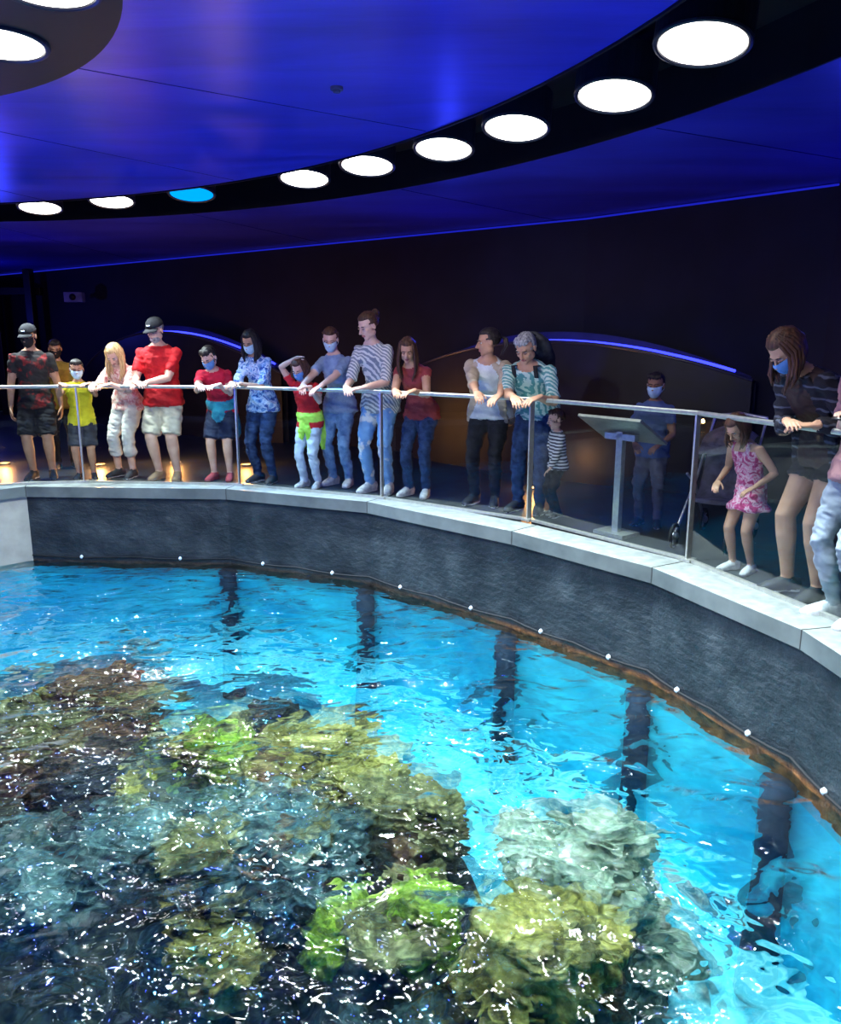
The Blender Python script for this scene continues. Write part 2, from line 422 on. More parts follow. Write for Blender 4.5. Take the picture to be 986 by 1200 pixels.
def sand_mat():
    m, nt, out = newmat('tank_floor_turquoise'); v = coords(nt)
    n = noi(nt, v, .9, 5, .6, 1.5); n2 = noi(nt, v, 5, 4, .6, 1)
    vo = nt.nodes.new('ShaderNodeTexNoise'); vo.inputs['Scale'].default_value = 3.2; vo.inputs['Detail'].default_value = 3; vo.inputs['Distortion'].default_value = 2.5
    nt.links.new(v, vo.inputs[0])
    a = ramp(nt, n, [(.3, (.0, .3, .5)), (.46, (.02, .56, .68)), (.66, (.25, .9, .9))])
    b = ramp(nt, vo.outputs[0], [(.45, (.0, .40, .55)), (.6, (.4, .95, .98))])  # bright caustic-like light patches painted into the floor colour
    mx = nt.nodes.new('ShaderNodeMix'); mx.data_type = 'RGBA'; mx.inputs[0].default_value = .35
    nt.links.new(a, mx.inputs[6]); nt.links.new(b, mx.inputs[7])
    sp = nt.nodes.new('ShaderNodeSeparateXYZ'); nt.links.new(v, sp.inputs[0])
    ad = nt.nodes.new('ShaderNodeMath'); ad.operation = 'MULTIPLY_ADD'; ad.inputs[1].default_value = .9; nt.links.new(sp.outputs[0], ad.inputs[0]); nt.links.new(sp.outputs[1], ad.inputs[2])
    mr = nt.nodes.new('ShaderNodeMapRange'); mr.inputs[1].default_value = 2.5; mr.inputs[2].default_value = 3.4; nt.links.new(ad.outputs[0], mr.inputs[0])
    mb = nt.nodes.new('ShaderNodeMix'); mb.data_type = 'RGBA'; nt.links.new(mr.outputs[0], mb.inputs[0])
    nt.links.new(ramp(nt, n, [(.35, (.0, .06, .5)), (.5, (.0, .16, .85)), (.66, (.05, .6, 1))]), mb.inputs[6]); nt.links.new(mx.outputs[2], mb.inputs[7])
    finish(nt, out, mb.outputs[2], .9, n2, .2, .05); return m
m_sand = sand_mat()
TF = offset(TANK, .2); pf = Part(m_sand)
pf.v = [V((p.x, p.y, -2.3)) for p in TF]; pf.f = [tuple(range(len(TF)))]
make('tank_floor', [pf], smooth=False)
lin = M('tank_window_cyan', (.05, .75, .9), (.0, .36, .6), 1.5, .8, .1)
TL = offset(TANK, .02)
make('tank_underwater_windows', [strip(lin, TL, -.95, TL, -2.3)], smooth=False, fixn=False)
colm = M('tank_column_dark', (.01, .03, .06), (.004, .012, .03), 5, .7, .2)
TCo = offset(TANK, -.05)
colp = []
for i, p in enumerate(TCo):
    if i in (0, 12): continue
    colp.append(tube(colm, [V((p.x, p.y, -.93)), V((p.x, p.y, -1.6)), V((p.x, p.y, -2.29))], [.09, .09, .13], n=14, cap=0))
make('tank_columns', colp)

def water_mat():
    m, nt, out = newmat('water'); v = coords(nt, (1, 1.2, 1))
    n1 = noi(nt, v, 2.1, 1.2, .45, .8); n2 = noi(nt, v, 7.0, 1.2, .5, .6)
    ad = nt.nodes.new('ShaderNodeMath'); ad.operation = 'MULTIPLY_ADD'; ad.inputs[1].default_value = .17
    nt.links.new(n2, ad.inputs[0]); nt.links.new(n1, ad.inputs[2])
    bn = nt.nodes.new('ShaderNodeBump'); bn.inputs['Strength'].default_value = 1; bn.inputs['Distance'].default_value = .18
    nt.links.new(ad.outputs[0], bn.inputs['Height'])
    rf = nt.nodes.new('ShaderNodeBsdfRefraction'); rf.inputs['Color'].default_value = (.88, .99, 1, 1); rf.inputs['IOR'].default_value = 1.17; rf.inputs['Roughness'].default_value = 0
    tr = nt.nodes.new('ShaderNodeBsdfTransparent')
    nt.links.new(ramp(nt, noi(nt, v, 4.2, 2, .5, 1.5), [(.38, (.58, .72, .78)), (.5, (1, 1, 1)), (.62, (.56, .71, .78))]), tr.inputs[0])  # caustic light pattern painted into the transparent tint, patterning light that passes through
    gl = nt.nodes.new('ShaderNodeBsdfGlossy'); gl.inputs['Roughness'].default_value = .03; gl.inputs['Color'].default_value = (1, 1, 1, 1)
    fr = nt.nodes.new('ShaderNodeFresnel'); fr.inputs[0].default_value = 1.33
    for s in (rf, gl, fr): nt.links.new(bn.outputs[0], s.inputs['Normal'])
    m1 = nt.nodes.new('ShaderNodeMixShader'); m1.inputs[0].default_value = .6
    nt.links.new(tr.outputs[0], m1.inputs[1]); nt.links.new(rf.outputs[0], m1.inputs[2])
    m2 = nt.nodes.new('ShaderNodeMixShader'); nt.links.new(fr.outputs[0], m2.inputs[0])
    nt.links.new(m1.outputs[0], m2.inputs[1]); nt.links.new(gl.outputs[0], m2.inputs[2])
    nt.links.new(m2.outputs[0], out.inputs[0]); return m
def inside(x, y, poly):
    c = False; n = len(poly); j = n - 1
    for i in range(n):
        a = poly[i]; b = poly[j]
        if (a.y > y) != (b.y > y) and x < (b.x - a.x) * (y - a.y) / (b.y - a.y) + a.x: c = not c
        j = i
    return c
TWo = offset(TANK, .10)
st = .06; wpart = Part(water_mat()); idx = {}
nx = int(10.2 / st); ny = int(8.2 / st)
def widx(i, j):
    if (i, j) in idx: return idx[(i, j)]
    x = -7.8 + i * st; y = .4 + j * st
    z = WATER + .020 * noise.noise(V((x * 1.6, y * 2.0, 0))) + .011 * noise.noise(V((x * 3.7, y * 4.2, 3)))
    idx[(i, j)] = len(wpart.v); wpart.v.append(V((x, y, z))); return idx[(i, j)]
for i in range(nx):
    for j in range(ny):
        if inside(-7.8 + (i + .5) * st, .4 + (j + .5) * st, TWo):
            wpart.f.append((widx(i, j), widx(i + 1, j), widx(i + 1, j + 1), widx(i, j + 1)))
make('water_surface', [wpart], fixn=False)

# reef
BUMPS = [(-2.6, 5.6, .8, 1.15), (-1.27, 5.55, .6, .95), (-1.65, 4.6, .7, 1.15), (-.77, 4.55, .6, 1.15), (-.06, 4.0, .5, 1.15), (-.85, 3.85, .6, 1.1), (.45, 3.05, .45, 1.15), (.87, 3.6, .42, 1.05), (-.17, 3.15, .40, 1.15), (-1.8, 3.9, .6, 1.05), (.3, 2.5, .36, 1.05), (-3.2, 5.0, .9, 1.15), (-3.2, 4.0, .7, 1.0)]
FB = -2.3
def rh(x, y):
    s = 0
    for (bx, by, r, h) in BUMPS:
        d = ((x - bx) ** 2 + (y - by) ** 2) / (r * r)
        s = max(s, h * math.exp(-d ** 1.6 * .9))
    s += .12 * noise.noise(V((x * 3, y * 3, 1))) + .07 * noise.noise(V((x * 9, y * 9, 1)))
    return FB - .04 + s
def reef_mat(name, cols, sc=6):
    m, nt, out = newmat(name); v = coords(nt)
    n = noi(nt, v, sc, 7, .7, 1.2)
    vo = nt.nodes.new('ShaderNodeTexVoronoi'); vo.inputs['Scale'].default_value = sc * 3.5; nt.links.new(v, vo.inputs['Vector'])
    k = len(cols); st = [(.36 + .30 * i / (k - 1), c) for i, c in enumerate(cols)]
    a = ramp(nt, n, st)
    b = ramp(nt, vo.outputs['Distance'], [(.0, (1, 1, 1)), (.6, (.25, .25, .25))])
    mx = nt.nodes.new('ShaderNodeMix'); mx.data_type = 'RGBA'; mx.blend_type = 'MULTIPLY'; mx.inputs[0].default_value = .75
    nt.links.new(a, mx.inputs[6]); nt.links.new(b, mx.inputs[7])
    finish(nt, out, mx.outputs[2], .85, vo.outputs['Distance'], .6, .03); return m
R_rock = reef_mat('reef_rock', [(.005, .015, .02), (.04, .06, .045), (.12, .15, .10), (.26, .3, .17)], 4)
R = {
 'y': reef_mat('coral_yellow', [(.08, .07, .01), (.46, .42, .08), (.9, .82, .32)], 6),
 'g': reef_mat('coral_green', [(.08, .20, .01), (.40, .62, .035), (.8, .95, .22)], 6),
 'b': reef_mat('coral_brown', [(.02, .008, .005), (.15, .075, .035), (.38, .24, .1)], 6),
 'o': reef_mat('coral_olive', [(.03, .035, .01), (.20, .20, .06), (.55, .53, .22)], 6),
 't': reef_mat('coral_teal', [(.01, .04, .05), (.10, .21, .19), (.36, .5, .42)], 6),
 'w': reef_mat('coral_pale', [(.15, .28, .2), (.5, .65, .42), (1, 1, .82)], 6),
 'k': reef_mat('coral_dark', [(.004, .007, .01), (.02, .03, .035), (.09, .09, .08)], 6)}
rp = Part(R_rock); gi = {}
gx, gy, gs = -5.2, 1.2, .05
def ridx(i, j):
    if (i, j) in gi: return gi[(i, j)]
    x = gx + i * gs; y = gy + j * gs; gi[(i, j)] = len(rp.v); rp.v.append(V((x, y, rh(x, y)))); return gi[(i, j)]
for i in range(int(7.0 / gs)):
    for j in range(int(5.6 / gs)):
        x = gx + (i + .5) * gs; y = gy + (j + .5) * gs
        if rh(x, y) > FB + .02 and inside(x, y, TANK): rp.f.append((ridx(i, j), ridx(i + 1, j), ridx(i + 1, j + 1), ridx(i, j + 1)))
make('reef_rock', [rp])
_ico = bmesh.new(); bmesh.ops.create_icosphere(_ico, subdivisions=4, radius=1)
IV = [v.co.copy() for v in _ico.verts]; IF = [tuple(v.index for v in f.verts) for f in _ico.faces]; _ico.free()
ZMAX = -.93
def knob(key, x, y, r, flat=.45, up=.0, seed=0):
    p = Part(R[key]); z = rh(x, y) + up
    for d in IV:
        q = d * 1.7 + V((seed * 3.1, seed, 0))
        s = 1 + .4 * noise.noise(q) + .3 * (.5 - abs(noise.noise(q * 2.6))) + .22 * (.3 - abs(noise.noise(q * 6)))
        w = V((x, y, z)) + V((d.x * s * r, d.y * s * r, d.z * r * flat * s)); w.z = min(w.z, ZMAX); p.v.append(w)
    p.f = IF; return p
def plate(key, x, y, z, r, seed, tilt=(0, 0), lobes=6):
    """thin ruffled plate coral on a short stalk"""
    p = Part(R[key]); K = 56; RR = 9; rnd = random.Random(seed)
    ph = rnd.uniform(0, 6)
    for sidez in (0, -1):
        for i in range(RR + 1):
            u = i / RR
            for k in range(K):
                a = 2 * math.pi * k / K; ca, sa = math.cos(a), math.sin(a)
                e = 1 + .34 * noise.noise(V((ca * 1.5, sa * 1.5, seed))) + .24 * noise.noise(V((ca * 4.5, sa * 4.5, seed + 9))) + .06 * math.sin(a * 17 + ph)
                rr = r * u * e
                zz = .14 * r * u * u * (1 + noise.noise(V((ca * 2, sa * 2, seed + 4)))) + .09 * r * u * u * math.sin(a * lobes + ph + 3 * noise.noise(V((ca, sa, seed)))) + .07 * r * noise.noise(V((ca * u * 6, sa * u * 6, seed)))
                zz += rr * (ca * tilt[0] + sa * tilt[1])
                if sidez: zz -= .035 * (1 - u * .6) + .25 * r * (1 - u) ** 2
                p.v.append(V((x + rr * ca, y + rr * sa, min(z + zz, ZMAX - (.02 if sidez else 0)))))
    o = (RR + 1) * K
    for i in range(RR):
        for k in range(K):
            a = i * K + k; b = i * K + (k + 1) % K
            p.f.append((a, a + K, b + K, b)); p.f.append((o + a, o + b, o + b + K, o + a + K))
    for k in range(K):
        a = RR * K + k; b = RR * K + (k + 1) % K; p.f.append((a, o + a, o + b, b))
    return p
CL = [('g', -1.44, 4.85, .40), ('g', -1.2, 5.05, .26), ('y', -.74, 4.78, .46), ('y', -.40, 4.6, .34), ('y', -.95, 5.05, .26), ('o', -.06, 4.15, .36), ('o', .02, 3.98, .26), ('g', -.08, 3.28, .28), ('g', -.36, 3.28, .22), ('g', .18, 3.32, .22),
      ('y', .50, 3.05, .36), ('y', .68, 3.22, .26), ('y', -1.02, 3.42, .24), ('w', .86, 3.68, .42), ('w', 1.2, 3.6, .34), ('w', .58, 3.85, .30), ('y', -3.15, 5.75, .42), ('o', -2.9, 5.3, .38), ('b', -2.6, 5.75, .42), ('b', -2.25, 5.5, .36), ('b', -2.4, 5.1, .38), ('b', -1.95, 5.15, .34), ('k', -1.6, 5.75, .34), ('k', -1.2, 5.8, .36), ('b', -.8, 5.7, .32), ('k', -2.0, 4.6, .38),
      ('t', -.9, 4.1, .36), ('o', -1.3, 4.2, .34), ('t', -.6, 3.85, .34), ('o', -.42, 4.2, .32), ('t', -1.0, 3.8, .34), ('t', -1.6, 4.0, .36), ('t', -1.9, 3.7, .34), ('t', -.66, 3.6, .24), ('t', -.1, 2.85, .28), ('o', .2, 2.75, .30), ('o', .55, 2.7, .26), ('k', .33, 3.72, .28), ('k', .14, 3.66, .24), ('y', -3.2, 4.9, .36), ('b', -2.8, 4.7, .36), ('w', -3.2, 6.9, .3), ('w', -2.7, 7.3, .3), ('t', -2.2, 4.0, .38), ('o', -2.6, 3.9, .3)]
for i, (k, x, y, r) in enumerate(CL):
    rnd = random.Random(i * 13 + 5); P = []
    far = y > 6.5
    zb = rh(x, y) + (.35 if far else .02)
    P.append(knob(k, x, y, r * .8, .45, .3 if far else 0, i))
    npl = 5 if k in 'ygow' else 3
    for j in range(npl):
        a = rnd.uniform(0, 6.28); q = (rnd.uniform(.2, .65) if j else 0) * r
        P.append(plate(k if rnd.random() > .25 else rnd.choice('obok'), x + q * math.cos(a), y + q * math.sin(a), zb + .05 + .03 * j * rnd.uniform(.6, 1.3), r * rnd.uniform(.42, .62) * (1.4 - .14 * j), i * 7 + j, (rnd.uniform(-.18, .18), rnd.uniform(-.28, .04)), rnd.choice((3, 4, 5, 6))))
    make('coral_head', P)
sm = []
for i in range(190):
    x = random.uniform(-3.9, 1.1); y = random.uniform(2.3, 6.0)
    if rh(x, y) < -1.75: continue
    k = random.choice('ttoooobbbkky' if y < 4.6 else 'bbkkoty')
    if i % 2: sm.append(knob(k, x, y, random.uniform(.06, .15), .6, .02, i + 60))
    else: sm.append(plate(k, x, y, rh(x, y) + .08, random.uniform(.10, .2), i + 300, (random.uniform(-.2, .2), random.uniform(-.4, .1))))
make('coral_rubble', sm)

# ------------------------------------------------------------------ railing
def glass_mat():
    m, nt, out = newmat('rail_glass')
    tr = nt.nodes.new('ShaderNodeBsdfTransparent'); tr.inputs[0].default_value = (.93, .97, .96, 1)
    gl = nt.nodes.new('ShaderNodeBsdfGlossy'); gl.inputs['Roughness'].default_value = .01
    mx = nt.nodes.new('ShaderNodeMixShader'); mx.inputs[0].default_value = .05
    nt.links.new(tr.outputs[0], mx.inputs[1]); nt.links.new(gl.outputs[0], mx.inputs[2]); nt.links.new(mx.outputs[0], out.inputs[0]); return m
mg = glass_mat()
rparts = []
rpts = [V((p.x, p.y, RAILH)) for p in RAIL]
for a, b in zip(rpts[:-1], rpts[1:]):
    rparts.append(tube(m_steel, [a, b], .018, .014, side=V((0, 0, 1)), n=12, cap=.3))
gpan = []
for a, b in zip(RAIL[:-1], RAIL[1:]):
    t = (b - a).normalized(); n = V((-t.y, t.x, 0)); L = (b - a).length
    c = (a + b) / 2
    gpan.append(box(mg, V((c.x, c.y, .54)), L - .07, .006, .98, (V((t.x, t.y, 0)), n, V((0, 0, 1)))))
    rparts.append(box(m_steel, V((c.x, c.y, .03)), L, .03, .024, (V((t.x, t.y, 0)), n, V((0, 0, 1)))))
for p in RAIL:
    i, nrm = rail_near(p.x, p.y); nv = V((nrm.x, nrm.y, 0))
    rparts.append(box(m_steel, V((p.x, p.y, RAILH / 2)), .014, .05, RAILH - .02, (V((-nv.y, nv.x, 0)), nv, V((0, 0, 1)))))
    rparts.append(box(m_steel, V((p.x, p.y, .03)), .09, .09, .02, (V((-nv.y, nv.x, 0)), nv, V((0, 0, 1)))))
rail_root = bpy.data.objects.new('glass_railing', None); scene.collection.objects.link(rail_root)
make('rail_frame', rparts, smooth=False, parent=rail_root); make('rail_glass_panels', gpan, smooth=False, parent=rail_root)

# ------------------------------------------------------------------ people
def ik(S, T, a, b, pole):
    d = T - S; L = d.length
    if L > (a + b) * .995: T = S + d * ((a + b) * .995 / L); d = T - S; L = d.length
    L = max(L, abs(a - b) + .01)
    u = d.normalized(); x = (a * a - b * b + L * L) / (2 * L); h = math.sqrt(max(0, a * a - x * x))
    pp = pole - u * pole.dot(u)
    if pp.length < 1e-4: pp = V((0, 0, -1))
    pp.normalize(); return S + u * x + pp * h, T
def hand(mat, W, d, n, sgn, s, curl):
    d = d.normalized(); n = (n - d * n.dot(d)).normalized(); t = n.cross(d) * (-1 if sgn > 0 else 1)
    P = []
    P.append(tube(mat, [W - d * .03 * s, W + d * .02 * s, W + d * .055 * s, W + d * .088 * s], [.024 * s, .032 * s, .041 * s, .038 * s], [.02 * s, .016 * s, .014 * s, .011 * s], side=t, n=12))
    for off, ln, cc in ((.029, .93, 1), (.0098, 1, 1.05), (-.0098, .95, 1.12), (-.029, .77, 1.2)):
        b = W + d * (.083 - abs(off) * .15) * s + t * off * s * 1.02; pts = [b - d * .012 * s, b]; a = curl * cc * .5
        for L in (.043, .027, .022):
            pts.append(pts[-1] + (d * math.cos(a) + n * math.sin(a) + t * off * 1.2) * L * ln * s); a += curl * cc * .8
        P.append(tube(mat, pts, [.0085 * s, .0088 * s, .0082 * s, .0076 * s, .0066 * s], side=t, n=8))
    b = W + d * .025 * s + t * .024 * s
    q1 = b + (d * .62 + t * .7 + n * .35).normalized() * .04 * s
    q2 = q1 + (d * .85 + t * .42 + n * .35).normalized() * .032 * s
    q3 = q2 + (d * .95 + t * .1 + n * .35).normalized() * .025 * s
    P.append(tube(mat, [b - d * .01 * s, b, q1, q2, q3], [.012 * s, .014 * s, .0105 * s, .0095 * s, .0075 * s], side=t, n=8))
    return P

def head_parts(c, hf, hu, s, skin, hair, mask, cap, beard=None):
    hr = hf.cross(hu).normalized(); ax = (hr, hf, hu)
    L = lambda x, y, z: c + (hr * x + hf * y + hu * z) * s
    S = lambda *r: tuple(q * s for q in r)
    A = [ell(skin, L(0, -.012, .033), S(.074, .095, .084), ax, 20, 14), ell(skin, L(0, .026, -.035), S(.059, .063, .078), ax, 18, 12),
         ell(skin, L(0, .062, -.094), S(.025, .022, .021), ax), ell(skin, L(0, .072, .028), S(.046, .018, .014), ax),
         tube(skin, [L(0, .088, .012), L(0, .104, -.012), L(0, .113, -.03)], [.008 * s, .010 * s, .014 * s], side=hr, n=10),
         ell(skin, L(0, .098, -.033), S(.019, .012, .009), ax)]
    for k in (-1, 1):
        A += [ell(skin, L(.035 * k, .060, -.022), S(.023, .024, .022), ax, 12, 8), ell(skin, L(.077 * k, -.008, -.005), S(.010, .019, .031), ax, 10, 8), ell(skin, L(.043 * k, .01, -.062), S(.022, .04, .03), ax, 12, 8)]
    A += [ell(lip, L(0, .0885, -.057), S(.023, .0085, .0055), ax, 12, 6), ell(lip, L(0, .0865, -.067), S(.020, .009, .006), ax, 12, 6)]
    B = []
    for k in (-1, 1):
        B += [ell(eyew, L(.031 * k, .0755, .004), S(.0125, .0125, .0065), ax, 12, 8), ell(dark, L(.031 * k, .0868, .002), S(.0062, .003, .0055), ax, 8, 6),
              tube(skin, [L(.016 * k, .083, .008), L(.031 * k, .0905, .0105), L(.046 * k, .080, .007)], [.0045 * s] * 3, side=hu, n=6),
              tube(dark, [L(.017 * k, .086, .004), L(.031 * k, .0925, .0062), L(.046 * k, .082, .003)], [.0016 * s] * 3, side=hu, n=6),
              tube(dark, [L(.014 * k, .089, .024), L(.031 * k, .091, .029), L(.05 * k, .079, .024)], [.002 * s, .0036 * s, .002 * s], side=hu, n=6)]
    if hair:
        style, hm, ln = hair
        def cf(d):
            m = sstep(.12, .42, d.y) * (1 - sstep(.30, .62, d.z)) + (sstep(-.2, .1, d.y) * (1 - sstep(-.45, -.15, d.z)))
            low = (1 - sstep(-.85, -.55, d.z))
            return (1 + .045 * noise.noise(V((d.x * 7, d.y * 7, d.z * 2.5)) + c * 3)) * (1 - .24 * min(1, m) - .15 * low)
        big = 1.0 if style != 'short' else .96
        B.append(ell(hm, L(0, -.014, .037), S(.085 * big, .107 * big, .096 * big), ax, 40, 24, cf))
        g = V((0, 0, -1))
        rnd = random.Random(int(abs(c.x * 977 + c.y * 131) * 10))
        if style == 'long':
            for j in range(46):
                az = math.radians(-122 + 244 * j / 45 + rnd.uniform(-4, 4)); sx, sy = math.sin(az), -math.cos(az)
                p0 = L(sx * .035, sy * .05 - .01, .118 + rnd.uniform(-.006, .006)); p1 = L(sx * .076, sy * .094 - .015, .07); p2 = L(sx * .088, sy * .105 - .014, 0)
                l = ln * rnd.uniform(.8, 1.1)
                o = (hr * sx + hf * sy * .8); o.z = 0
                p3 = p2 + (g * .8 + hu * -.2) * (l * .35) + o * (.008 + rnd.uniform(-.01, .012)); p4 = p2 + g * (l * .72) + o * (.008 + rnd.uniform(-.015, .015)); p5 = p2 + g * l + o * (-.01 + rnd.uniform(-.03, .012))
                r = .0125 * s
                B.append(tube(hm, [p0, p1, p2, p3, p4, p5], [r * .7, r, r * 1.15, r * 1.1, r * .8, r * .25], side=hf, n=6))
        elif style in ('bun', 'tied'):
            for j in range(16):
                az = math.radians(-120 + 240 * j / 15); sx, sy = math.sin(az), -math.cos(az)
                B.append(tube(hm, [L(sx * .082, sy * .06 + .0, .03 + .05 * (j % 2)), L(sx * .07, -.09, .04), L(0, -.118, .03)], [.007 * s, .011 * s, .008 * s], side=hu, n=6))
            if style == 'bun':
                B.append(ell(hm, L(0, -.125, .075), S(.038, .034, .038), ax, 14, 10, lambda d: 1 + .08 * noise.noise(d * 5)))
            else:
                for j in range(9):
                    o = V((rnd.uniform(-1, 1), rnd.uniform(-1, 1), 0)) * .016
                    q = L(0, -.122, .03)
                    B.append(tube(hm, [q, q + o - hf * .035 * s + g * .02, q + o * 1.5 - hf * .04 * s + g * ln * .5, q + o + g * ln], [.01 * s, .013 * s, .012 * s, .003 * s], side=hf, n=6))
        elif style == 'short' and not cap:
            for j in range(70):
                az = rnd.uniform(-2.3, 2.3); sx, sy = math.sin(az), -math.cos(az); z = rnd.uniform(-.03, .11); k = math.sqrt(max(.05, 1 - (max(0, z - .03) / .098) ** 2))
                p = L(sx * .075 * k, sy * .094 * k - .014, z)
                B.append(tube(hm, [p, p + (hr * sx * .3 + hf * (.3 + .2 * sy) * .5 + hu * .25) * .022 * s], [.009 * s, .003 * s], side=hf, n=5))
            for j in range(16):
                x = -.055 + .11 * j / 15
                B.append(tube(hm, [L(x * .8, .03, .115), L(x, .074 - abs(x) * .3, .098), L(x * 1.05, .088 - abs(x) * .5, .072 + rnd.uniform(-.01, .008))], [.010 * s, .011 * s, .003 * s], side=hr, n=6))
    if mask:
        p = Part(mask); rows = [(-.004, .0, 1.0), (-.014, .012, 1.0), (-.035, .026, 1), (-.065, .024, .98), (-.09, .012, .9), (-.112, -.012, .7)]
        K = 14
        for (z, bl, wd) in rows:
            for k in range(K + 1):
                th = math.radians(-82 + 164 * k / K); cc = math.cos(th)
                nose_b = .02 * max(0, math.cos(th * 2.6)) if abs(th) < .6 and z > -.02 else 0
                p.v.append(L(math.sin(th) * .069 * wd, .026 + cc * .066 + bl * cc * cc + nose_b, z + (.006 * (1 - cc) if z > -.05 else .03 * (1 - cc))))
        for i in range(len(rows) - 1):
            for k in range(K): a = i * (K + 1) + k; p.f.append((a, a + 1, a + K + 2, a + K + 1))
        B.append(p)
        for k in (-1, 1):
            B.append(tube(mask, [L(.067 * k, .035, -.012), L(.080 * k, .0, .02), L(.082 * k, -.02, .0)], [.0016 * s] * 3, side=hu, n=5))
            B.append(tube(mask, [L(.064 * k, .035, -.06), L(.080 * k, 0, -.035), L(.082 * k, -.02, -.005)], [.0016 * s] * 3, side=hu, n=5))
    if beard: A.append(ell(beard, L(0, .04, -.075), S(.056, .058, .05), ax, 16, 10))
    if cap:
        def kf(d): return 1 if d.z > -.05 else .55
        B.append(ell(cap, L(0, -.012, .05), S(.088, .108, .088), ax, 28, 18, kf))
        br = Part(cap); K = 12
        for k in range(K + 1):
            th = math.radians(-62 + 124 * k / K)
            for rr, dz in ((.085, 0.052), (.175, .038)):
                y = math.cos(th) * rr; x = math.sin(th) * (.083 if rr < .1 else .086)
                for dd in (0, -.006): br.v.append(L(x, y + .0, dz + dd - .25 * x * x / .1))
        for k in range(K):
            a = 4 * k; b = a + 4
            br.f += [(a, a + 2, b + 2, b), (a + 1, b + 1, b + 3, a + 3), (a + 2, a + 3, b + 3, b + 2), (a, b, b + 1, a + 1)]
        B.append(br); B.append(ell(cap, L(0, -.012, .139), S(.008, .008, .004), ax, 8, 6))
        B.append(box(white_c, L(0, .092, .083), .04 * s, .004, .016 * s, (hr, (hf * .85 + hu * .5).normalized(), (hu * .85 - hf * .5).normalized())))
    return A, B

